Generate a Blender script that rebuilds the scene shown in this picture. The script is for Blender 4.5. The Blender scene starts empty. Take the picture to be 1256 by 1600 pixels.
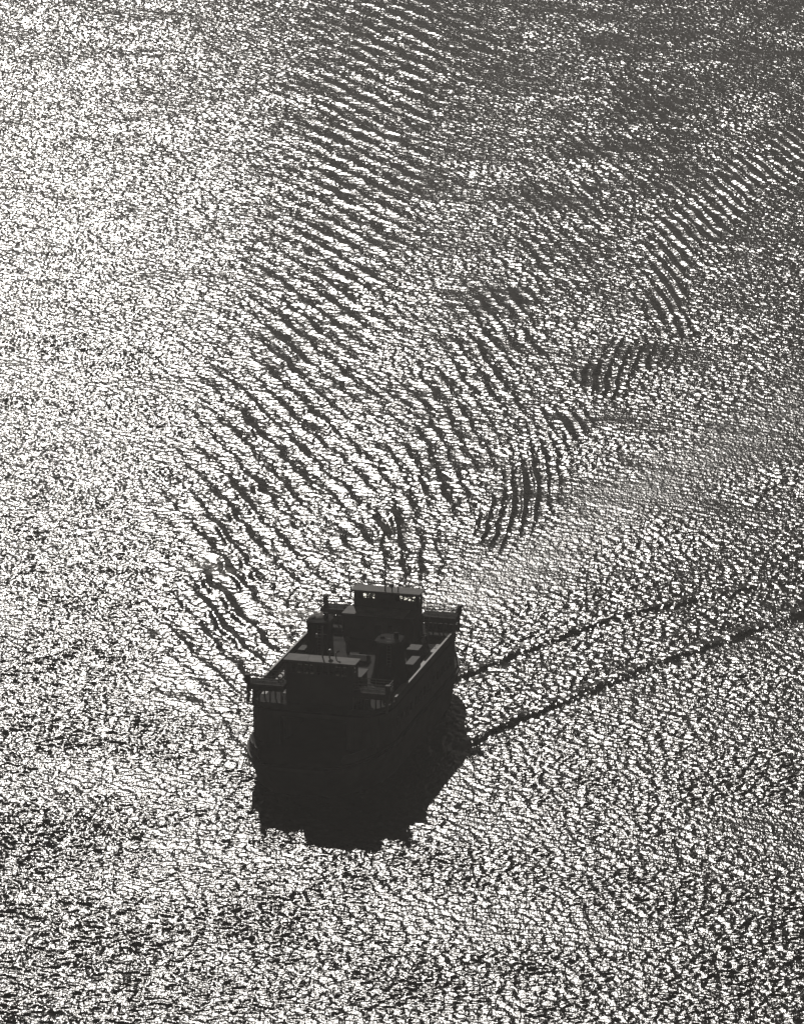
import bpy, bmesh, math, random
import numpy as np
from mathutils import Vector, Matrix

# ------------------------------------------------------------------ camera, sky, sun, exposure
SC = bpy.context.scene
COL = SC.collection
CAM_H = 190.0
cam_d = bpy.data.cameras.new('camera')
cam = bpy.data.objects.new('camera', cam_d); COL.objects.link(cam)
cam_d.sensor_fit = 'VERTICAL'; cam_d.sensor_height = 24.0
cam_d.lens = 7500.0 / 1600.0 * 24.0
cam_d.clip_start = 1.0; cam_d.clip_end = 60000.0
cam.location = (0, 0, CAM_H)
cam.rotation_euler = (math.radians(90 - 15.7), 0, 0)
SC.camera = cam

SUN_EL = math.radians(28.8)
SUN_AZ = math.radians(-6.3)          # measured from +Y towards +X: sun stands beyond the ship, a little left
to_sun = Vector((math.sin(SUN_AZ) * math.cos(SUN_EL), math.cos(SUN_AZ) * math.cos(SUN_EL), math.sin(SUN_EL)))
sun_d = bpy.data.lights.new('sun', 'SUN'); sun = bpy.data.objects.new('sun', sun_d); COL.objects.link(sun)
sun_d.energy = 5.0; sun_d.angle = math.radians(0.5); sun_d.color = (1.0, 0.955, 0.90)
sun.rotation_euler = to_sun.to_track_quat('Z', 'Y').to_euler()
sun.location = (0, 600, 400)

world = bpy.data.worlds.new("World"); SC.world = world; world.use_nodes = True
nt = world.node_tree; nt.nodes.clear()
sky = nt.nodes.new('ShaderNodeTexSky'); sky.sky_type = 'NISHITA'; sky.sun_disc = False
sky.sun_elevation = SUN_EL; sky.sun_rotation = SUN_AZ
sky.air_density = 0.3; sky.dust_density = 0.0; sky.altitude = 1500.0
hs = nt.nodes.new('ShaderNodeHueSaturation'); hs.inputs['Saturation'].default_value = 0.0   # a black and white picture
wm = nt.nodes.new('ShaderNodeMix'); wm.data_type = 'RGBA'; wm.blend_type = 'MULTIPLY'
wm.inputs['Factor'].default_value = 1.0; wm.inputs[7].default_value = (1.0, 0.93, 0.86, 1)
bg = nt.nodes.new('ShaderNodeBackground'); bg.inputs['Strength'].default_value = 0.05
out = nt.nodes.new('ShaderNodeOutputWorld')
nt.links.new(sky.outputs[0], hs.inputs['Color']); nt.links.new(hs.outputs[0], wm.inputs[6])
nt.links.new(wm.outputs[2], bg.inputs['Color']); nt.links.new(bg.outputs[0], out.inputs['Surface'])

SC.view_settings.view_transform = 'Standard'; SC.view_settings.look = 'None'
SC.view_settings.exposure = -1.35; SC.view_settings.gamma = 1.0
SC.render.resolution_x = 803; SC.render.resolution_y = 1024
SC.render.engine = 'CYCLES'
SC.cycles.max_bounces = 6; SC.cycles.glossy_bounces = 3
SC.cycles.sample_clamp_indirect = 3.0

rng = np.random.default_rng(7)
random.seed(7)

# ------------------------------------------------------------------ materials
def mat(name, col, rough=0.6, metallic=0.0, noise=0.0, nscale=1.0, bump=0.0, spec=0.5):
    m = bpy.data.materials.new(name); m.use_nodes = True
    t = m.node_tree; b = t.nodes['Principled BSDF']
    b.inputs['Roughness'].default_value = rough; b.inputs['Metallic'].default_value = metallic
    b.inputs['Specular IOR Level'].default_value = spec
    if noise > 0:
        tc = t.nodes.new('ShaderNodeTexCoord'); n = t.nodes.new('ShaderNodeTexNoise')
        n.inputs['Scale'].default_value = nscale; n.inputs['Detail'].default_value = 6
        t.links.new(tc.outputs['Object'], n.inputs['Vector'])
        r = t.nodes.new('ShaderNodeValToRGB')
        r.color_ramp.elements[0].position = 0.3; r.color_ramp.elements[1].position = 0.75
        lo = [c * (1 - noise) for c in col]; hi = [min(1, c * (1 + noise)) for c in col]
        r.color_ramp.elements[0].color = (*lo, 1); r.color_ramp.elements[1].color = (*hi, 1)
        t.links.new(n.outputs[0], r.inputs[0]); t.links.new(r.outputs[0], b.inputs['Base Color'])
        if bump > 0:
            bp = t.nodes.new('ShaderNodeBump'); bp.inputs['Strength'].default_value = bump; bp.inputs['Distance'].default_value = 0.03
            t.links.new(n.outputs[0], bp.inputs['Height']); t.links.new(bp.outputs[0], b.inputs['Normal'])
    else:
        b.inputs['Base Color'].default_value = (*col, 1)
    return m

# ------------------------------------------------------------------ the water: one sheet, real waves near the ship, flat far off
ARMS = {
    'port_arm': [
        (8.2, 1178.5, -24, 2.69, 0.12, 17.4),
        (-7.9, 1001.1, -24, 2.44, 0.13, 14.2),
        (-10.3, 914.8, -27, 2.36, 0.16, 12.4),
        (-11.9, 846.7, -32, 2.43, 0.16, 11.0),
        (-15.6, 797.0, -38, 2.51, 0.17, 10.9),
        (-18.7, 744.0, -42, 2.66, 0.17, 10.7),
        (-21.1, 701.0, -46, 2.71, 0.2, 10.2),
        (-22.9, 665.7, -48, 2.68, 0.22, 9.7),
        (-23.7, 636.7, -47, 2.66, 0.22, 8.4),
        (-23.8, 612.7, -45, 2.48, 0.22, 7.3),
        (-22.9, 587.7, -40, 2.22, 0.2, 4.9),
    ],
    'inner': [
        (62.9, 1030.8, -45, 2.78, 0.06, 12.5),
        (42.1, 933.4, -45, 2.53, 0.07, 11.4),
        (25.7, 846.7, -52, 2.54, 0.08, 9.2),
        (17.5, 787.7, -58, 2.59, 0.12, 7.6),
        (11.5, 748.2, -62, 2.68, 0.14, 7.2),
        (6.1, 708.5, -68, 2.64, 0.13, 6.8),
        (1.1, 675.9, -78, 2.62, 0.17, 6.6),
        (-0.3, 649.3, -90, 2.53, 0.2, 5.4),
        (1.1, 633.6, -95, 2.29, 0.12, 4.4),
    ],
    'cusp_top': [
        (86.6, 966.1, -50, 1.96, 0.3, 3.4),
        (65.9, 911.7, -52, 1.98, 0.3, 3.5),
        (54.6, 876.7, -55, 2.03, 0.32, 3.6),
        (48.3, 849.4, -58, 2.09, 0.32, 3.5),
        (45.4, 826.1, -62, 2.03, 0.32, 3.2),
        (45.6, 799.3, -78, 1.97, 0.28, 2.8),
        (46.7, 778.6, -88, 1.82, 0.2, 2.6),
    ],
    'cusp_mid': [
        (48.5, 783.1, 58, 1.72, 0.2, 2.1),
        (39.8, 769.6, 62, 1.80, 0.3, 2.5),
        (33.0, 757.5, 70, 1.87, 0.3, 2.7),
        (28.0, 747.4, 80, 1.95, 0.22, 2.3),
    ],
    'cusp_turn': [
        (32.0, 757.5, -66, 1.87, 0.2, 2.7),
        (28.4, 744.9, -64, 1.95, 0.32, 3.3),
        (26.6, 729.8, -62, 1.91, 0.32, 3.4),
        (24.1, 715.3, -70, 1.87, 0.25, 2.6),
    ],
    'cusp_low': [
        (27.4, 731.8, 118, 1.81, 0.2, 2.6),
        (23.1, 716.9, 104, 1.98, 0.3, 3.0),
        (20.1, 701.0, 95, 1.94, 0.32, 3.3),
        (18.4, 684.7, 85, 1.80, 0.3, 3.0),
        (14.1, 667.4, 70, 1.67, 0.25, 2.6),
        (10.7, 655.8, 62, 1.55, 0.15, 2.2),
    ],
    'far_inner': [
        (7.8, 787.7, -30, 2.38, 0.07, 8.6),
        (1.2, 752.4, -38, 2.48, 0.09, 8.3),
        (-2.8, 712.3, -45, 2.56, 0.09, 7.9),
        (-6.4, 675.9, -52, 2.62, 0.12, 6.6),
        (-8.8, 649.3, -50, 2.53, 0.14, 5.4),
    ],
}
LINES = {
    'bow_line': [(7.3, 568.1), (9.4, 571.6), (16.4, 580.6), (22.4, 588.6), (31.2, 599.7), (38.4, 607.6), (54.7, 625.1), (78.7, 649.3)],
    'stern_line': [(6.4, 595.3), (8.1, 597.2), (14.5, 605.6), (23.4, 617.1), (32.4, 626.0), (56.1, 642.0), (79.7, 659.0)],
    'port_bow': [(-18.6, 562.1), (-20.6, 572.1), (-23.0, 580.3), (-26.6, 587.2), (-30.9, 591.8), (-37.3, 595.3)],
    'turbulent': [(5.5, 635.1), (11.8, 644.5), (21.3, 662.4), (30.4, 682.9), (40.0, 702.9), (64.3, 744.0)],
    'slick_left': [(-52.9, 671.8), (-46.1, 668.4), (-40.3, 664.0)],
    'smoke_slick': [(-34.9, 647.7), (-29.4, 645.1), (-24.8, 641.3)],
}

def tile_spectrum(n, size, lmin, lmax, power, wind_deg, spread, seed):
    """periodic random wave field, unit rms slope"""
    r = np.random.default_rng(seed)
    k = np.fft.fftfreq(n, d=size / n) * 2 * np.pi
    kx, ky = np.meshgrid(k, k); kk = np.hypot(kx, ky); kk[0, 0] = 1
    lam = 2 * np.pi / kk
    amp = kk ** (-power) * np.exp(-(lmin / lam) ** 4) * np.exp(-(lam / lmax) ** 4)
    th = np.arctan2(ky, kx) - math.radians(wind_deg)
    amp *= (spread + (1 - spread) * np.cos(th) ** 2)
    amp[0, 0] = 0
    f = np.real(np.fft.ifft2(np.fft.fft2(r.standard_normal((n, n))) * amp))
    d = size / n
    sl = np.sqrt(np.mean(((np.roll(f, 1, 0) - f) / d) ** 2 + ((np.roll(f, 1, 1) - f) / d) ** 2))
    return (f / sl).astype(np.float32)

def sample_tile(f, size, X, Y, rot):
    n = f.shape[0]; c, s = math.cos(rot), math.sin(rot)
    u = ((X * c - Y * s) / size * n) % n; v = ((X * s + Y * c) / size * n) % n
    i = np.floor(u).astype(np.int32); j = np.floor(v).astype(np.int32)
    fu = (u - i).astype(np.float32); fv = (v - j).astype(np.float32)
    i %= n; j %= n; i1 = (i + 1) % n; j1 = (j + 1) % n
    fu = fu * fu * (3 - 2 * fu); fv = fv * fv * (3 - 2 * fv)
    return (f[j, i] * (1 - fu) + f[j, i1] * fu) * (1 - fv) + (f[j1, i] * (1 - fu) + f[j1, i1] * fu) * fv

def stretch(y):            # depth re-scaled so that the wake paths have even proportions
    return 190.0 * np.log(y / 600.0)

def near_path(P, Q1, Q2):
    """nearest point on a polyline in stretched metres: signed side distance, running length, vertex interpolation"""
    best = np.full(Q1.shape, 1e9, np.float32); D = np.zeros_like(best); S = np.zeros_like(best); I = np.zeros_like(best)
    s0 = 0.0
    for a in range(len(P) - 1):
        p, q = P[a], P[a + 1]; L = math.hypot(q[0] - p[0], q[1] - p[1]); t = ((q[0] - p[0]) / L, (q[1] - p[1]) / L)
        w = ((Q1 - p[0]) * t[0] + (Q2 - p[1]) * t[1])
        wc = np.clip(w, 0, L)
        dx = Q1 - p[0] - wc * t[0]; dy = Q2 - p[1] - wc * t[1]
        dist = np.hypot(dx, dy); side = dx * t[1] - dy * t[0]          # + = to the right of the travel direction
        if a == 0: dist = np.where(w < 0, dist + 3 * np.abs(w), dist)
        m = dist < best
        best[m] = dist[m]; D[m] = (np.sign(side) * dist)[m]; S[m] = (s0 + wc)[m]; I[m] = (a + wc / L)[m]
        s0 += L
    return D, S, I, s0

def smooth_path(pts, it=2):
    for _ in range(it):
        o = [pts[0]]
        for a, b in zip(pts[:-1], pts[1:]):
            o.append(tuple(.75 * x + .25 * y for x, y in zip(a, b))); o.append(tuple(.25 * x + .75 * y for x, y in zip(a, b)))
        o.append(pts[-1]); pts = o
    return pts

def build_water():
    # rows and columns: fine where the picture looks, growing outside
    ys = [455.0]
    while ys[-1] < 1130: ys.append(ys[-1] + 0.22 * (ys[-1] / 475.0) ** 1.25)
    xs = list(np.arange(-100, 100.01, 0.19))
    def grow(v, step, stop, sgn):
        o = [];
        while abs(v) < stop: v += sgn * step; step *= 1.35; o.append(v)
        return o
    xs = grow(xs[0], 0.5, 30000, -1)[::-1] + xs + grow(xs[-1], 0.5, 30000, 1)
    lo = grow(455.0, 0.5, 20000, -1)[::-1]; hi = grow(ys[-1], 1.0, 40000, 1)
    ys = lo + ys + hi
    xs = np.array(xs, np.float32); ys = np.array(ys, np.float32)
    nx, ny = len(xs), len(ys)
    X, Y = np.meshgrid(xs, ys)
    core = ((np.abs(X) < 101) & (Y > 454) & (Y < 1131))
    fade = np.clip((101 - np.abs(X)) / 3, 0, 1) * np.clip((Y - 454) / 6, 0, 1) * np.clip((1131 - Y) / 8, 0, 1)
    Q1 = X; Q2 = stretch(np.maximum(Y, 50))
    chop_a = tile_spectrum(1024, 151.0, 0.75, 2.6, 1.5, 65, 0.5, 1)
    chop_b = tile_spectrum(1024, 97.0, 0.45, 1.3, 1.0, 95, 0.7, 2)
    swell = tile_spectrum(512, 331.0, 3.0, 14.0, 2.2, 75, 0.3, 3)
    group = tile_spectrum(256, 400.0, 10.0, 60.0, 1.5, 70, 0.6, 4); group = group / group.std()
    wob = tile_spectrum(512, 120.0, 2.5, 9.0, 2.0, 40, 0.8, 5); wob = wob / wob.std()
    A = sample_tile(chop_a, 151.0, X, Y, 0.31); B = sample_tile(chop_b, 97.0, X, Y, -0.47)
    Sw = sample_tile(swell, 331.0, X, Y, 0.1); G = sample_tile(group, 400.0, X, Y, 0.2)
    W = sample_tile(wob, 120.0, X, Y * 0.5, 0.15)
    chop = CHOP_A * A + CHOP_B * B
    amp = 1 + 0.2 * G + 0.5 * np.clip(-X / 60.0, -0.1, 1)
    Z = np.zeros_like(X)
    calm = np.zeros_like(X); damp = np.zeros_like(X)
    # diverging wave trains: short parallel crests in echelon along an arm of the wake
    for name, pts in ARMS.items():
        pts = [(x, 190.0 * math.log(y / 600.0), *r) for x, y, *r in pts]
        pts = smooth_path(pts, 2)
        P = [(p[0], p[1]) for p in pts]
        Dd, S, I, L = near_path(P, Q1, Q2)
        arr = np.array(pts, float); idx = np.arange(len(pts))
        wl = np.interp(I, idx, arr[:, 3]); am = np.interp(I, idx, arr[:, 4]); hw = np.interp(I, idx, arr[:, 5]) * 1.3
        # phase advance along the arm
        ph = [0.0]; gn = []
        for a in range(len(pts)):
            b = min(a, len(pts) - 2); t = np.array([P[b + 1][0] - P[b][0], P[b + 1][1] - P[b][1]]); ln = np.hypot(*t); t /= ln
            th = math.radians(arr[a, 2]); nrm = np.array([-math.sin(th), math.cos(th)]) / arr[a, 3]
            gn.append(nrm @ np.array([t[1], -t[0]]))
            if a < len(pts) - 1: ph.append(ph[-1] + (nrm @ t) * ln)
        phi = np.interp(I, idx, ph) + np.interp(I, idx, gn) * Dd
        phi = phi + ARM_BEND * (Dd / hw) ** 2 * np.sign(Dd) * 0.35 + 0.07 * W
        past = np.exp(-np.maximum(0, np.abs(Dd) - hw) ** 2)
        env = np.exp(-(Dd / hw) ** 2 * 1.1) * np.clip(S / 12, 0, 1) * np.clip((L - S) / 4 + .15, 0, 1) * (0.8 + 0.25 * np.clip(sample_tile(wob, 260.0, X, Y * 0.4, 0.5), -1.3, 1.6))
        h = np.cos(2 * np.pi * phi); h = h + 0.25 * np.cos(4 * np.pi * phi)
        th_i = np.abs(np.sin(np.radians(np.interp(I, idx, arr[:, 2]))))
        Z += h * env * am * ARM_GAIN * wl / (2 * np.pi) / th_i ** 0.7
        damp = np.maximum(damp, 0.55 * np.clip(env, 0, 1) * np.clip(am / 0.17, 0, 1))
        del Dd, S, I, phi, env, h
    def line(name): return [(x, 190.0 * math.log(y / 600.0)) for x, y in LINES[name]]
    # long crests spreading from the ship's shoulder and stern
    for name, wl, am, dec, dl in (('bow_line', 2.1, .4, 1.2, 2.0), ('stern_line', 1.8, .4, 1.0, 1.2)):
        P = smooth_path(line(name), 2); Dd, S, I, L = near_path(P, Q1, Q2)
        e = np.clip((L - S) / 8, 0, 1) * (0.6 + 0.4 * np.exp(-S / 25))
        env = np.exp(-np.abs(Dd / dec) ** 1.6) * e * np.clip(S / 1.0 + 0.5, 0, 1)
        env += 0.22 * np.exp(-((Dd + 3.5) / 4.5) ** 2) * e
        Z += np.cos(2 * np.pi * (Dd / wl + 0.12 + 0.06 * W)) * env * (1 + .35 * np.clip(W, -1, 1)) * am * wl / (2 * np.pi) * 1.3
        k = np.exp(-np.abs(Dd / (0.6 * dec)) ** 2) * e; damp = np.maximum(damp, 0.4 * k)
        fan = np.exp(-((Dd + 3.0) / 4.0) ** 2) * np.clip((L - S) / 8, 0, 1)
        Z += 0.20 * fan * sample_tile(chop_b, 97.0, S * 0.5, Dd * 1.1, 0.0)
        damp = np.maximum(damp, 0.15 * fan)
    P = smooth_path(line('port_bow'), 2); Dd, S, I, L = near_path(P, Q1, Q2)
    env = np.exp(-np.abs(Dd / 2.2) ** 2) * np.clip((L - S) / 6, 0, 1)
    Z += np.cos(2 * np.pi * (Dd / 2.6 + 0.3 + 0.05 * W)) * env * 0.16 * 2.6 / (2 * np.pi)
    calm = np.maximum(calm, 0.3 * env)
    # churned, fine-grained water left by the screws, and slicks
    P = smooth_path(line('turbulent'), 2); Dd, S, I, L = near_path(P, Q1, Q2)
    churn = np.exp(-((Dd - 1.8) / (3.6 + 0.03 * S)) ** 2)
    calm = np.maximum(calm, 0.6 * churn)
    for nm, w_, k_ in (('slick_left', 1.0, .35), ('smoke_slick', 1.0, .5)):
        P = smooth_path(line(nm), 2); Dd, S, I, L = near_path(P, Q1, Q2)
        calm = np.maximum(calm, k_ * np.exp(-(Dd / w_) ** 2))
    fine_churn = 0.16 * churn * sample_tile(chop_b, 60.0, X, Y, 1.1)
    Z += chop * amp * (1 - calm) * (1 - np.clip(damp, 0, 0.8)) + SWELL * Sw + fine_churn
    Z *= fade
    co = np.stack([X, Y, Z], -1).reshape(-1, 3).astype(np.float32)
    me = bpy.data.meshes.new('water')
    me.vertices.add(nx * ny); me.vertices.foreach_set('co', co.ravel())
    idx = np.arange(nx * ny, dtype=np.int32).reshape(ny, nx)
    q = np.stack([idx[:-1, :-1], idx[:-1, 1:], idx[1:, 1:], idx[1:, :-1]], -1).reshape(-1, 4)
    nf = len(q)
    me.loops.add(nf * 4); me.loops.foreach_set('vertex_index', q.ravel())
    me.polygons.add(nf); me.polygons.foreach_set('loop_start', np.arange(0, nf * 4, 4, dtype=np.int32))
    me.polygons.foreach_set('loop_total', np.full(nf, 4, np.int32))
    me.polygons.foreach_set('use_smooth', np.ones(nf, bool))
    me.update(calc_edges=True)
    at = me.attributes.new('churn', 'FLOAT', 'POINT'); at.data.foreach_set('value', churn.ravel().astype(np.float32))
    at = me.attributes.new('ripple', 'FLOAT', 'POINT'); at.data.foreach_set('value', (1 - np.clip(damp, 0, 0.8)).ravel().astype(np.float32))
    o = bpy.data.objects.new('water', me); COL.objects.link(o); o['kind'] = 'structure'
    m = bpy.data.materials.new('sea_water'); m.use_nodes = True; t = m.node_tree; t.nodes.clear()
    o_ = t.nodes.new('ShaderNodeOutputMaterial'); mx = t.nodes.new('ShaderNodeMixShader'); fr = t.nodes.new('ShaderNodeFresnel'); fr.inputs['IOR'].default_value = 1.333
    df = t.nodes.new('ShaderNodeBsdfDiffuse'); df.inputs['Color'].default_value = (0.012, 0.012, 0.011, 1)
    gl = t.nodes.new('ShaderNodeBsdfGlossy'); gl.distribution = 'BECKMANN'; gl.inputs['Roughness'].default_value = WATER_ROUGH
    ca = t.nodes.new('ShaderNodeAttribute'); ca.attribute_name = 'churn'; rr = t.nodes.new('ShaderNodeMath'); rr.operation = 'MULTIPLY_ADD'
    rr.inputs[1].default_value = 0.05; rr.inputs[2].default_value = WATER_ROUGH; t.links.new(ca.outputs['Fac'], rr.inputs[0]); t.links.new(rr.outputs[0], gl.inputs['Roughness'])
    ra = t.nodes.new('ShaderNodeAttribute'); ra.attribute_name = 'ripple'
    t.links.new(fr.outputs[0], mx.inputs[0]); t.links.new(df.outputs[0], mx.inputs[1]); t.links.new(gl.outputs[0], mx.inputs[2]); t.links.new(mx.outputs[0], o_.inputs['Surface'])
    geo = t.nodes.new('ShaderNodeNewGeometry')
    prev = None
    for sc, dist, det in RIPPLES:
        mp = t.nodes.new('ShaderNodeMapping'); mp.inputs['Scale'].default_value = (1.2, 0.4, 1.0); mp.inputs['Rotation'].default_value = (0, 0, 0.0)
        n = t.nodes.new('ShaderNodeTexNoise'); n.inputs['Scale'].default_value = sc; n.inputs['Detail'].default_value = det
        bp = t.nodes.new('ShaderNodeBump'); bp.inputs['Strength'].default_value = 1.0; bp.inputs['Distance'].default_value = dist; t.links.new(ra.outputs['Fac'], bp.inputs['Strength'])
        t.links.new(geo.outputs['Position'], mp.inputs['Vector']); t.links.new(mp.outputs[0], n.inputs['Vector']); t.links.new(n.outputs[0], bp.inputs['Height'])
        if prev: t.links.new(prev.outputs[0], bp.inputs['Normal'])
        prev = bp
    for q_ in (fr, df, gl): t.links.new(prev.outputs[0], q_.inputs['Normal'])
    me.materials.append(m)
    return o

CHOP_A, CHOP_B, SWELL = 0.22, 0.18, 0.015
HAZE = 0.00016
ARM_GAIN, ARM_BEND = 1.2, 0.6
WATER_ROUGH = 0.23
RIPPLES = [(2.6, 0.10, 3.0)]
FX, FY = -5.75, 572.7
build_water()

# ------------------------------------------------------------------ the ferry
M = {
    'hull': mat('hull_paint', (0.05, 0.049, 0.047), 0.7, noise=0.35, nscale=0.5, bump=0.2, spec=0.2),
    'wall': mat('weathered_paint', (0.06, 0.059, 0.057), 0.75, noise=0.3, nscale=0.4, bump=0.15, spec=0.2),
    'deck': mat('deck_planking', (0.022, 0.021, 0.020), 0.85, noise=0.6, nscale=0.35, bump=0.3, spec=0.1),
    'roof': mat('canvas_roof', (0.15, 0.145, 0.14), 0.75, noise=0.35, nscale=0.8, bump=0.3, spec=0.25),
    'soot': mat('soot', (0.012, 0.012, 0.012), 0.9, spec=0.1),
    'sunlit_strip': mat('sunlit_deck', (0.16, 0.155, 0.15), 0.6, noise=0.35, nscale=0.9),  # paler deck tone, imitates sun glare by colour
    'rail': mat('rail_paint', (0.10, 0.095, 0.09), 0.6),
    'bulwark': mat('bulwark_paint', (0.14, 0.135, 0.13), 0.6, noise=0.2, nscale=0.8),
    'funnel': mat('funnel_soot', (0.03, 0.03, 0.03), 0.7, noise=0.3, nscale=1.0, spec=0.2),
    'metal': mat('galvanised_metal', (0.12, 0.12, 0.12), 0.5, metallic=0.3),
    'ring': mat('ring_canvas', (0.25, 0.2, 0.18), 0.7),
}
gm = bpy.data.materials.new('window_glass'); gm.use_nodes = True
_t = gm.node_tree; _t.nodes.clear()
_o = _t.nodes.new('ShaderNodeOutputMaterial'); _mx = _t.nodes.new('ShaderNodeMixShader'); _tr = _t.nodes.new('ShaderNodeBsdfTransparent')
_gl = _t.nodes.new('ShaderNodeBsdfGlossy'); _gl.inputs['Roughness'].default_value = 0.05; _lw = _t.nodes.new('ShaderNodeFresnel'); _lw.inputs[0].default_value = 1.3
_tr.inputs[0].default_value = (0.85, 0.85, 0.83, 1)
_t.links.new(_lw.outputs[0], _mx.inputs[0]); _t.links.new(_tr.outputs[0], _mx.inputs[1]); _t.links.new(_gl.outputs[0], _mx.inputs[2]); _t.links.new(_mx.outputs[0], _o.inputs[0])
M['glass'] = gm

def BM(): return bmesh.new()
def obj(name, bm, m, parent=None, label=None, smooth=False, bevel=0.0):
    me = bpy.data.meshes.new(name)
    bmesh.ops.recalc_face_normals(bm, faces=bm.faces[:])
    bm.to_mesh(me); bm.free(); me.materials.append(M[m] if isinstance(m, str) else m)
    if smooth:
        for p in me.polygons: p.use_smooth = True
    o = bpy.data.objects.new(name, me); COL.objects.link(o)
    if parent: o.parent = parent
    if label: o['label'] = label
    if bevel:
        b = o.modifiers.new('bevel', 'BEVEL'); b.width = bevel; b.segments = 2; b.limit_method = 'ANGLE'
    return o
def bx(bm, x0, x1, y0, y1, z0, z1):
    v = [bm.verts.new((x, y, z)) for z in (z0, z1) for x, y in ((x0, y0), (x1, y0), (x1, y1), (x0, y1))]
    for f in ((3, 2, 1, 0), (4, 5, 6, 7), (0, 1, 5, 4), (1, 2, 6, 5), (2, 3, 7, 6), (3, 0, 4, 7)): bm.faces.new([v[i] for i in f])
def tube(bm, p, q, r, r2=None, n=8, cap=True):
    p = Vector(p); q = Vector(q); r2 = r if r2 is None else r2; d = (q - p).normalized()
    a = d.orthogonal().normalized(); b = d.cross(a)
    A = [bm.verts.new(p + (a * math.cos(2 * math.pi * i / n) + b * math.sin(2 * math.pi * i / n)) * r) for i in range(n)]
    B = [bm.verts.new(q + (a * math.cos(2 * math.pi * i / n) + b * math.sin(2 * math.pi * i / n)) * r2) for i in range(n)]
    for i in range(n): bm.faces.new((A[i], A[(i + 1) % n], B[(i + 1) % n], B[i]))
    if cap: bm.faces.new(A[::-1]); bm.faces.new(B)
def loft(bm, rings, cap=True, close=True):
    R = [[bm.verts.new(p) for p in r] for r in rings]
    n = len(rings[0])
    for a, b in zip(R[:-1], R[1:]):
        for i in range(n if close else n - 1): bm.faces.new((a[i], a[(i + 1) % n], b[(i + 1) % n], b[i]))
    if cap: bm.faces.new(R[0][::-1]); bm.faces.new(R[-1])
def ribbon(bm, pts, z0, z1, th, closed=False):
    """a standing wall of thickness th along pts (x, y); z0 and z1 are numbers or functions of (x, y)"""
    f0 = z0 if callable(z0) else (lambda x, y: z0); f1 = z1 if callable(z1) else (lambda x, y: z1)
    n = len(pts); rings = []
    for i, (x, y) in enumerate(pts):
        a = pts[i - 1] if (i > 0 or closed) else pts[i]; b = pts[(i + 1) % n] if (i < n - 1 or closed) else pts[i]
        t = Vector((b[0] - a[0], b[1] - a[1])).normalized(); nx, ny = -t.y * th / 2, t.x * th / 2
        rings.append([(x + nx, y + ny, f0(x, y)), (x - nx, y - ny, f0(x, y)), (x - nx, y - ny, f1(x, y)), (x + nx, y + ny, f1(x, y))])
    if closed: rings.append(rings[0])
    loft(bm, rings, cap=not closed)
def plan(bm, pts, z0, z1):
    loft(bm, [[(x, y, z0) for x, y in pts], [(x, y, z1) for x, y in pts]])

PSI = math.radians(15.0)
ferry = bpy.data.objects.new('ferry', None); COL.objects.link(ferry)
ferry.location = (FX, FY, 0.0); ferry.rotation_euler = (0, 0, -PSI)
ferry['label'] = 'dark double-ended car ferry with a wheelhouse at each end, under way against the sun'
ferry['category'] = 'ferry'

BW = 8.9                       # half beam
RX, RY = 3.6, 5.2           # rounding of the deck corners
LE = 19.35                      # half length of the passenger house
Z_MAIN, Z_UP, Z_TOP, Z_RF = 4.6, 9.1, 11.2, 14.6
def hull_half(y, k=1.0):
    a = abs(y)
    if a < 12: return BW
    t = (a - 12) / (HL - 12)
    return BW * math.sqrt(max(0.0, 1 - (t * 0.93) ** 2.3)) 
HL = 26.8
hy = [HL * math.sin(math.pi / 2 * i / 22) for i in range(-22, 23)]
def hull_ring(scale_y, scale_x, z, grow=0.0):
    L = [(-(hull_half(y) * scale_x + grow), y * scale_y, z) for y in hy]
    R = [((hull_half(y) * scale_x + grow), y * scale_y, z) for y in reversed(hy)]
    return L + R
bm = BM()
loft(bm, [hull_ring(0.80, 0.86, -2.0), hull_ring(0.90, 0.96, 0.0), hull_ring(0.96, 0.99, 2.2), hull_ring(1.0, 1.0, 4.1)])
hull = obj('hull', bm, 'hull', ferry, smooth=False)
bm = BM(); loft(bm, [hull_ring(1.0, 1.0, 3.7, 0.3), hull_ring(1.0, 1.0, 4.2, 0.32)])
obj('rubbing_strake', bm, 'hull', hull)
bm = BM(); loft(bm, [hull_ring(1.0, 1.0, 4.204, 0.05), hull_ring(1.0, 1.0, Z_MAIN, 0.05)])
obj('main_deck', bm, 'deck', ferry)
for s in (-1, 1):               # low bulwarks round the open ends of the car deck
    for e in (-1, 1):
        bm = BM(); pts = [(s * (hull_half(y) - 0.15), y) for y in [e * (LE + 0.2 + i * 0.7) for i in range(9)]]
        ribbon(bm, pts, Z_MAIN + 0.002, Z_MAIN + 1.1, 0.16); obj('bulwark', bm, 'wall', ferry)

def rounded(hw, hl, rx, ry, n=8):
    pts = []
    for sx, sy, a0 in ((1, 1, 0), (-1, 1, 90), (-1, -1, 180), (1, -1, 270)):
        for i in range(n + 1):
            a = math.radians(a0 + 90 * i / n); pts.append((sx * (hw - rx) + rx * math.cos(a), sy * (hl - ry) + ry * math.sin(a)))
    return pts
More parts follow.
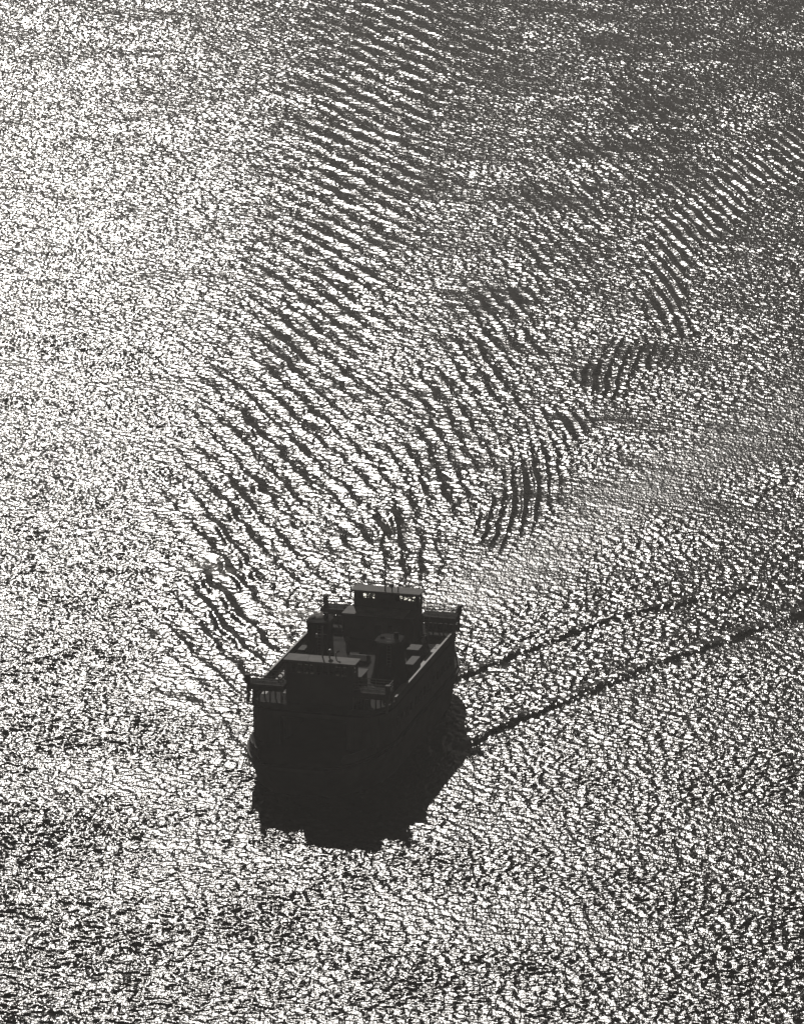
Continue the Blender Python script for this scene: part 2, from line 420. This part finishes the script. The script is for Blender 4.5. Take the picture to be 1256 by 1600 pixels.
# passenger house: side walls and end walls with the car-deck mouths, a row of windows on each side
side = BM()
for s in (-1, 1):
    y = -LE + 0.1 + RY; x0, x1 = (s * BW, s * (BW - 0.25))
    x0, x1 = min(x0, x1), max(x0, x1)
    bx(side, x0, x1, -LE + 0.1 + RY, LE - 0.1 - RY, Z_MAIN + 0.003, 5.9); bx(side, x0, x1, -LE + 0.1 + RY, LE - 0.1 - RY, 7.1, Z_UP - 0.25)
    n = 13; st = (2 * LE - 2 * RY - 0.2) / n
    for i in range(n + 1):
        yy = -LE + 0.1 + RY + i * st; bx(side, x0 + 0.004, x1 - 0.004, max(-LE + 0.1 + RY, yy - 0.5), min(LE - 0.1 - RY, yy + 0.5), 5.9, 7.1)
for e in (-1, 1):
    for s in (-1, 1):
        pts = [(s * (BW - 0.125 - RX + RX * math.cos(math.radians(a))), e * (LE - 0.1 - RY + RY * math.sin(math.radians(a)))) for a in range(0, 91, 15)]
        pts.append((s * 4.2, e * (LE - 0.1))); ribbon(side, pts, Z_MAIN + 0.003, Z_UP - 0.25, 0.25)
    bx(side, -4.2, 4.2, e * (LE - 0.1) - 0.12, e * (LE - 0.1) + 0.12, 8.2, Z_UP - 0.25)
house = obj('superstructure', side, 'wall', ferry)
for s in (-1, 1):
    n = 13; st = (2 * LE - 2 * RY - 0.2) / n
    for i in range(n):
        bm = BM(); yy = -LE + 0.1 + RY + i * st; bx(bm, s * (BW - 0.14) - 0.01, s * (BW - 0.14) + 0.01, yy + 0.5, yy + st - 0.5, 5.9, 7.1); obj('window', bm, 'glass', house)
for s in (-4.15, 4.15):
    bm = BM(); bx(bm, s - .15, s + .15, -LE + 2, LE - 2, Z_MAIN + .003, Z_UP - 0.25); obj('casing_wall', bm, 'wall', house)
bm = BM(); plan(bm, rounded(BW + 0.12, LE + 0.12, RX, RY), Z_UP - 0.248, Z_UP); obj('upper_deck', bm, 'deck', ferry)

# bulwark round the upper deck
for s in (-1, 1):
    bm = BM(); ribbon(bm, [(s * (BW + 0.02), y) for y in (-LE + RY, -8, 0, 8, LE - RY)], Z_UP + 0.002, Z_UP + 0.95, 0.14)
    sb = obj('side_bulwark', bm, 'wall', ferry)
    bm = BM(); bx(bm, s * (BW + 0.02) - 0.13, s * (BW + 0.02) + 0.13, -LE + RY, LE - RY, Z_UP + 0.952, Z_UP + 1.03)
    obj('handrail', bm, 'bulwark', sb)
    bm = BM(); bx(bm, min(s * 7.5, s * 8.8), max(s * 7.5, s * 8.8), -LE + RY, LE - RY, Z_UP + .003, Z_UP + .02); obj('sunlit_strip', bm, 'sunlit_strip', ferry)  # sunlit deck edge put in as a paler strip along each side
for e in (-1, 1):
    for s in (-1, 1):
        bm = BM(); pts = [(s * (BW + 0.02 - RX + RX * math.cos(math.radians(a))), e * (LE - RY + RY * math.sin(math.radians(a)))) for a in range(0, 91, 15)]
        pts.append((s * 4.4, e * LE)); ribbon(bm, pts, Z_UP + 0.002, Z_UP + 0.6, 0.12)
        obj('end_bulwark', bm, 'wall', ferry)

WH0 = LE - 2.9                 # outer face of a wheelhouse
def end_house(e):
    """wheelhouse, quarters behind it and the two bridge wings at one end (e = -1 near the viewer, +1 far)"""
    Y = lambda a: e * a        # a = distance from midships
    def bb(bm, x0, x1, a0, a1, z0, z1):
        y0, y1 = sorted((Y(a0), Y(a1))); bx(bm, x0, x1, y0, y1, z0, z1)
    W = 4.45
    # quarters
    q = BM(); bb(q, -W - .25, W + .05, WH0 - 5.4, WH0 - 2.3, Z_UP + .003, 12.2)
    quarters = obj('deckhouse', q, 'wall', ferry)
    q = BM(); bb(q, -W - .45, W - 1.2, WH0 - 5.6, WH0 - 2.2, 12.203, 12.38)
    obj('deckhouse_roof', q, 'roof', quarters)
    q = BM(); bb(q, W - 1.19, W + .2, WH0 - 5.6, WH0 - 2.2, 12.203, 12.33)
    obj('roof_hatch', q, 'wall', quarters)
    q = BM(); bb(q, -0.6, 0.3, WH0 - 5.47, WH0 - 5.402, Z_UP + .02, Z_UP + 2.0); obj('door', q, 'hull', quarters)
    for xx in (-3.4, -2.2, 1.4, 2.7):
        q = BM(); bb(q, xx - .25, xx + .25, WH0 - 5.44, WH0 - 5.403, 10.4, 11.1); obj('window', q, 'glass', quarters)
    # wheelhouse with window openings in both long walls
    w = BM(); wi = W - 0.2
    bb(w, -wi, wi, WH0 - 2.2, WH0, Z_UP + .003, 12.75)
    wheel = obj('wheelhouse', w, 'wall', ferry)
    w = BM()
    def band(a0, a1, zs, zt, holes):
        xs = [-wi]
        for h0, h1 in holes: xs += [h0, h1]
        xs.append(wi)
        bb(w, -wi, wi, a0, a1, 12.752, zs); bb(w, -wi, wi, a0, a1, zt, 14.4)
        for k in range(0, len(xs), 2): bb(w, xs[k] + (.0 if k else .0), xs[k + 1], a0 + .004, a1 - .004, zs, zt)
    mid_holes = [(x, x + .42) for x in (-3.55, -3.0, -2.45, -1.9)] + [(x, x + .40) for x in (1.3, 1.85, 2.4, 2.95, 3.5)]
    if e < 0: outer = [(x, x + .55) for x in (-3.6, -2.8, -2.0, -1.2, -.4, .4, 1.2, 2.0, 2.8)]
    else: outer = [(-3.7, -1.3), (1.2, 3.95)]
    band(WH0 - 2.2, WH0 - 2.08, 13.35, 14.2, mid_holes)
    band(WH0 - .12, WH0, 12.95, 14.1, outer)
    bb(w, -wi, -wi + .12, WH0 - 2.08, WH0 - 1.4, 12.752, 14.4); bb(w, wi - .12, wi, WH0 - 2.08, WH0 - 1.4, 12.752, 14.4)
    bb(w, -wi, -wi + .12, WH0 - .5, WH0 - .12, 12.752, 14.4); bb(w, wi - .12, wi, WH0 - .5, WH0 - .12, 12.752, 14.4)
    bb(w, -wi, -wi + .12, WH0 - 1.4, WH0 - .5, 12.752, 13.3); bb(w, wi - .12, wi, WH0 - 1.4, WH0 - .5, 12.752, 13.3)
    bb(w, -1.2, 1.1, WH0 - 1.5, WH0 - 1.4, 12.752, 14.4)
    obj('window_wall', w, 'wall', wheel)
    for h0, h1 in mid_holes:
        g = BM(); bb(g, h0, h1, WH0 - 2.15, WH0 - 2.135, 13.35, 14.2); obj('window', g, 'glass', wheel)
    for h0, h1 in outer:
        g = BM(); bb(g, h0, h1, WH0 - .07, WH0 - .055, 12.95, 14.1); obj('window', g, 'glass', wheel)
    r = BM(); bb(r, -W - .1, W + .1, WH0 - 2.45, WH0 + .25, 14.403, Z_RF); obj('roof', r, 'roof', wheel, bevel=.03)
    # mast with stays, lamp and fittings on the roof
    mx = -0.15
    m = BM(); my = Y(WH0 - 1.9); tube(m, (mx, my, Z_RF), (mx, my, Z_RF + 3.9), .10, .05); tube(m, (mx - .7, my, Z_RF + 2.9), (mx + .5, my, Z_RF + 2.9), .035)
    mast = obj('mast', m, 'rail', wheel)
    m = BM(); tube(m, (mx - .7, my, Z_RF + 2.45), (mx - .7, my, Z_RF + 2.9), .17, .13); obj('lamp', m, 'metal', mast)
    m = BM()
    for dx in (-1.4, 1.4): tube(m, (mx, my, Z_RF + 3.5), (mx + dx, Y(WH0 - .2), Z_RF + .02), .018, n=5)
    obj('stay', m, 'rail', mast)
    m = BM(); tube(m, (.75, my, Z_RF), (.75, my, Z_RF + .6), .08); tube(m, (.75, my - .22, Z_RF + .78), (.75, my + .22, Z_RF + .78), .27, n=12); obj('searchlight', m, 'metal', wheel)
    m = BM(); tube(m, (1.55, my, Z_RF), (1.55, my, Z_RF + .7), .07); tube(m, (1.55, my, Z_RF + .7), (1.95, my, Z_RF + .95), .07, .2, n=10); obj('horn', m, 'metal', wheel)
    # bridge wings: a platform one storey above the upper deck on each side, on posts
    for s in (-1, 1):
        xa, xb = sorted((s * (W - .15), s * (BW + .05)))
        p = BM(); bb(p, xa, xb, WH0 - 1.4, WH0 + 1.2, 10.72, 11.42); wing = obj('bridge_wing', p, 'wall', ferry)
        p = BM(); bb(p, xa + .01, xb - .01, WH0 - 1.39, WH0 + 1.19, 11.422, 11.45); obj('planking', p, 'deck', wing)
        for f in (0.0, .34, .67, 1.0):
            px = s * (W + .1 + f * (BW - W - .25))
            for a in (WH0 - 1.25, WH0 + 1.05):
                p = BM(); tube(p, (px, Y(a), Z_UP + .002), (px, Y(a), 10.722), .11 if f < 1 else .2); obj('post', p, 'rail', wing)
        p = BM()
        corners = [(s * (W + .1), WH0 + 1.1), (s * (BW - .02), WH0 + 1.1), (s * (BW - .02), WH0 - 1.3), (s * (W + .1), WH0 - 1.3)]
        for zz in (11.8, 12.15, 12.5):
            for (xA, aA), (xB, aB) in zip(corners[:-1], corners[1:]): tube(p, (xA, Y(aA), zz), (xB, Y(aB), zz), .035 if zz < 12.4 else .06, n=6)
        for (xA, aA), (xB, aB) in zip(corners[:-1], corners[1:]):
            for k in range(5):
                f = k / 4; tube(p, (xA + (xB - xA) * f, Y(aA + (aB - aA) * f), 11.45), (xA + (xB - xA) * f, Y(aA + (aB - aA) * f), 12.5), .03, n=6)
        obj('railing', p, 'rail', wing)
        p = BM(); bb(p, s * (BW - .02) - .28, s * (BW - .02) + .28, WH0 + .7, WH0 + 1.3, 11.452, 12.6); obj('lamp_screen', p, 'hull', wing)
        # companion ladder from the upper deck to the wing, low screen wall under the inner edge
        p = BM(); lx = s * (W + .75)
        for dx in (-.35, .35): tube(p, (lx + dx, Y(WH0 - 3.1), Z_UP), (lx + dx, Y(WH0 - 1.4), 11.4), .05, n=6)
        for k in range(8):
            f = (k + .5) / 8; bx(p, lx - .33, lx + .33, Y(WH0 - 3.1 + 1.7 * f) - .1, Y(WH0 - 3.1 + 1.7 * f) + .1, Z_UP + 2.05 * f, Z_UP + 2.05 * f + .04)
        obj('ladder', p, 'rail', wing)
        p = BM(); bb(p, xa, xb, WH0 + 1.0, WH0 + 1.12, Z_UP + .003, 9.9) if e > 0 else bb(p, xa, xb, WH0 + 1.0, WH0 + 1.12, Z_UP + .003, 9.25)
        obj('screen_wall', p, 'wall', wing)
    # life ring on the port rail
    p = BM(); R_, r_ = .36, .09; rx = -(W + .95)
    rings = [[(rx + (R_ + r_ * math.cos(b)) * math.cos(a), Y(WH0 - 1.42) + r_ * math.sin(b), 11.85 + (R_ + r_ * math.cos(b)) * math.sin(a)) for b in [k * math.pi / 4 for k in range(8)]] for a in [k * math.pi / 9 for k in range(19)]]
    loft(p, rings, cap=False); obj('life_ring', p, 'ring', ferry)
end_house(-1); end_house(1)

# funnels
def funnel(x, y, zt, hw, hd, flare):
    b = BM(); n = 24; rings = []
    for z, k in ((Z_UP + .003, 1.0 + flare), (Z_UP + 1.0, 1.0 + flare * .55), (Z_UP + 2.5, 1.0 + flare * .2), (zt - .7, 1.0), (zt - .69, 1.06), (zt, 1.06)):
        rings.append([(x + hw * k * math.copysign(abs(math.cos(t)) ** .6, math.cos(t)), y + hd * k * math.copysign(abs(math.sin(t)) ** .6, math.sin(t)), z) for t in [2 * math.pi * i / n for i in range(n)]])
    loft(b, rings); f = obj('funnel', b, 'soot', ferry)
    b = BM(); bx(b, x - hw * .92, x + hw * .92, y - hd * .85, y + hd * .85, zt + .003, zt + .03); obj('cap_plate', b, 'soot', f)
    for dx, hh, rr in ((-.6, .25, .3), (.55, .85, .3)):
        b = BM(); tube(b, (x + dx * hw, y, zt + .032), (x + dx * hw, y, zt + hh), rr, n=12); obj('exhaust_pipe', b, 'soot', f)
    b = BM()
    for k in range(14): bx(b, x + .2, x + .7, y - hd * 1.02 - .16, y - hd * 1.02 - .11, Z_UP + .6 + k * .4, Z_UP + .64 + k * .4)
    for dx in (.2, .7): tube(b, (x + dx, y - hd * 1.02 - .13, Z_UP + .3), (x + dx, y - hd * 1.02 - .13, zt - .3), .03, n=5)
    obj('ladder', b, 'rail', f)
    return f
funnel(-3.95, -2.4, 15.6, 1.45, 1.7, .25)
funnel(5.5, -4.2, 14.3, 1.55, 1.9, .45)
# low casing, skylights, ventilators and lockers on the upper deck
b = BM(); bx(b, 7.2, 8.3, -3.4, 0.2, Z_UP + .003, 10.9); obj('stair_casing', b, 'hull', ferry, bevel=.05)
b = BM(); bx(b, 5.3, 6.9, 4.4, 7.0, Z_UP + .003, 10.3); obj('stair_casing', b, 'hull', ferry, bevel=.05)
for y in (1.5, -8.0):
    b = BM(); loft(b, [[(-1.4, y - 1.1, Z_UP + .003), (1.2, y - 1.1, Z_UP + .003), (1.2, y + 1.1, Z_UP + .003), (-1.4, y + 1.1, Z_UP + .003)], [(-1.4, y - 1.1, Z_UP + .5), (1.2, y - 1.1, Z_UP + .5), (1.2, y + 1.1, Z_UP + .5), (-1.4, y + 1.1, Z_UP + .5)], [(-1.2, y - .1, Z_UP + .95), (1.0, y - .1, Z_UP + .95), (1.0, y + .1, Z_UP + .95), (-1.2, y + .1, Z_UP + .95)]])
    obj('skylight', b, 'wall', ferry)
for x, y in ((-2.6, 5.4), (6.9, 7.4), (-7.0, 5.8), (-6.9, -7.5)):
    b = BM(); tube(b, (x, y, Z_UP), (x, y, Z_UP + 1.5), .22, n=12); tube(b, (x, y + .05, Z_UP + 1.45), (x, y - .4, Z_UP + 1.75), .24, .36, n=12); obj('ventilator', b, 'metal', ferry)
for k, y in enumerate((-11, 3.6, 9.0)):
    b = BM(); bx(b, -8.3, -7.5, y - 1.0, y + 1.0, Z_UP + .003, Z_UP + .55); bx(b, -8.33, -7.47, y - 1.03, y + 1.03, Z_UP + .553, Z_UP + .63); obj('locker', b, 'wall', ferry)

# funnel smoke drifting off to the left, thinning out low over the water
def puff(bm, c, r, seed):
    ret = bmesh.ops.create_icosphere(bm, subdivisions=3, radius=1.0)
    rr = random.Random(seed); ph = [rr.uniform(0, 6.28) for _ in range(6)]
    for v in ret['verts']:
        d = v.co.copy(); k = 1 + .16 * math.sin(3 * d.x + ph[0]) * math.sin(4 * d.z + ph[1]) + .12 * math.sin(7 * d.y + ph[2] + 3 * d.x)
        v.co = Vector((c[0] + d.x * r[0] * k, c[1] + d.y * r[1] * k, c[2] + d.z * r[2] * k))
b = BM()
cs, sn = math.cos(PSI), math.sin(PSI)
fx, fy = FX - 3.95 * cs - 2.4 * sn, FY + 3.95 * sn - 2.4 * cs
for i, (dx, dz, rx, rz) in enumerate(((-.5, .9, 1.0, .45), (-2.0, 1.0, 1.5, .55), (-4.0, 1.0, 1.6, .5))):
    puff(b, (fx + dx, fy + .6, 15.6 + dz - .6), (rx, 1.0, rz), i)
smoke = obj('smoke', b, 'hull'); smoke['kind'] = 'stuff'
b = BM(); puff(b, (-26.0, 601.0, 14.0), (3.6, 2.4, .7), 11); puff(b, (-23.2, 599.0, 13.6), (2.6, 1.6, .5), 12)
wisp = obj('smoke', b, 'hull'); wisp['kind'] = 'stuff'
def smoke_mat(name, dens):
    sm = bpy.data.materials.new(name); sm.use_nodes = True; t = sm.node_tree; t.nodes.clear()
    o_ = t.nodes.new('ShaderNodeOutputMaterial'); pv = t.nodes.new('ShaderNodeVolumePrincipled')
    pv.inputs['Color'].default_value = (0.8, 0.78, 0.75, 1); pv.inputs['Anisotropy'].default_value = 0.5
    tc = t.nodes.new('ShaderNodeTexCoord'); n = t.nodes.new('ShaderNodeTexNoise'); n.inputs['Scale'].default_value = 0.9; n.inputs['Detail'].default_value = 4
    mr = t.nodes.new('ShaderNodeMapRange'); mr.inputs[1].default_value = 0.42; mr.inputs[2].default_value = 0.72; mr.inputs[3].default_value = 0.0; mr.inputs[4].default_value = dens
    t.links.new(tc.outputs['Object'], n.inputs['Vector']); t.links.new(n.outputs[0], mr.inputs[0]); t.links.new(mr.outputs[0], pv.inputs['Density'])
    t.links.new(pv.outputs[0], o_.inputs['Volume']); return sm
for o, d in ((smoke, 1.6), (wisp, 0.55)):
    o.data.materials.clear(); o.data.materials.append(smoke_mat('funnel_smoke', d))

# ------------------------------------------------------------------ thin haze round everything seen, added to lift the blacks
b = BM(); bx(b, -700.0, 700.0, -60.0, 1900.0, -3.0, 205.0)
haze = obj('haze', b, 'hull'); haze['kind'] = 'stuff'
hm = bpy.data.materials.new('black_lift_haze'); hm.use_nodes = True; t = hm.node_tree; t.nodes.clear()
o_ = t.nodes.new('ShaderNodeOutputMaterial'); pv = t.nodes.new('ShaderNodeVolumePrincipled')
pv.inputs['Color'].default_value = (0.95, 0.93, 0.90, 1); pv.inputs['Density'].default_value = HAZE; pv.inputs['Anisotropy'].default_value = 0.3
t.links.new(pv.outputs[0], o_.inputs['Volume']); haze.data.materials.clear(); haze.data.materials.append(hm)
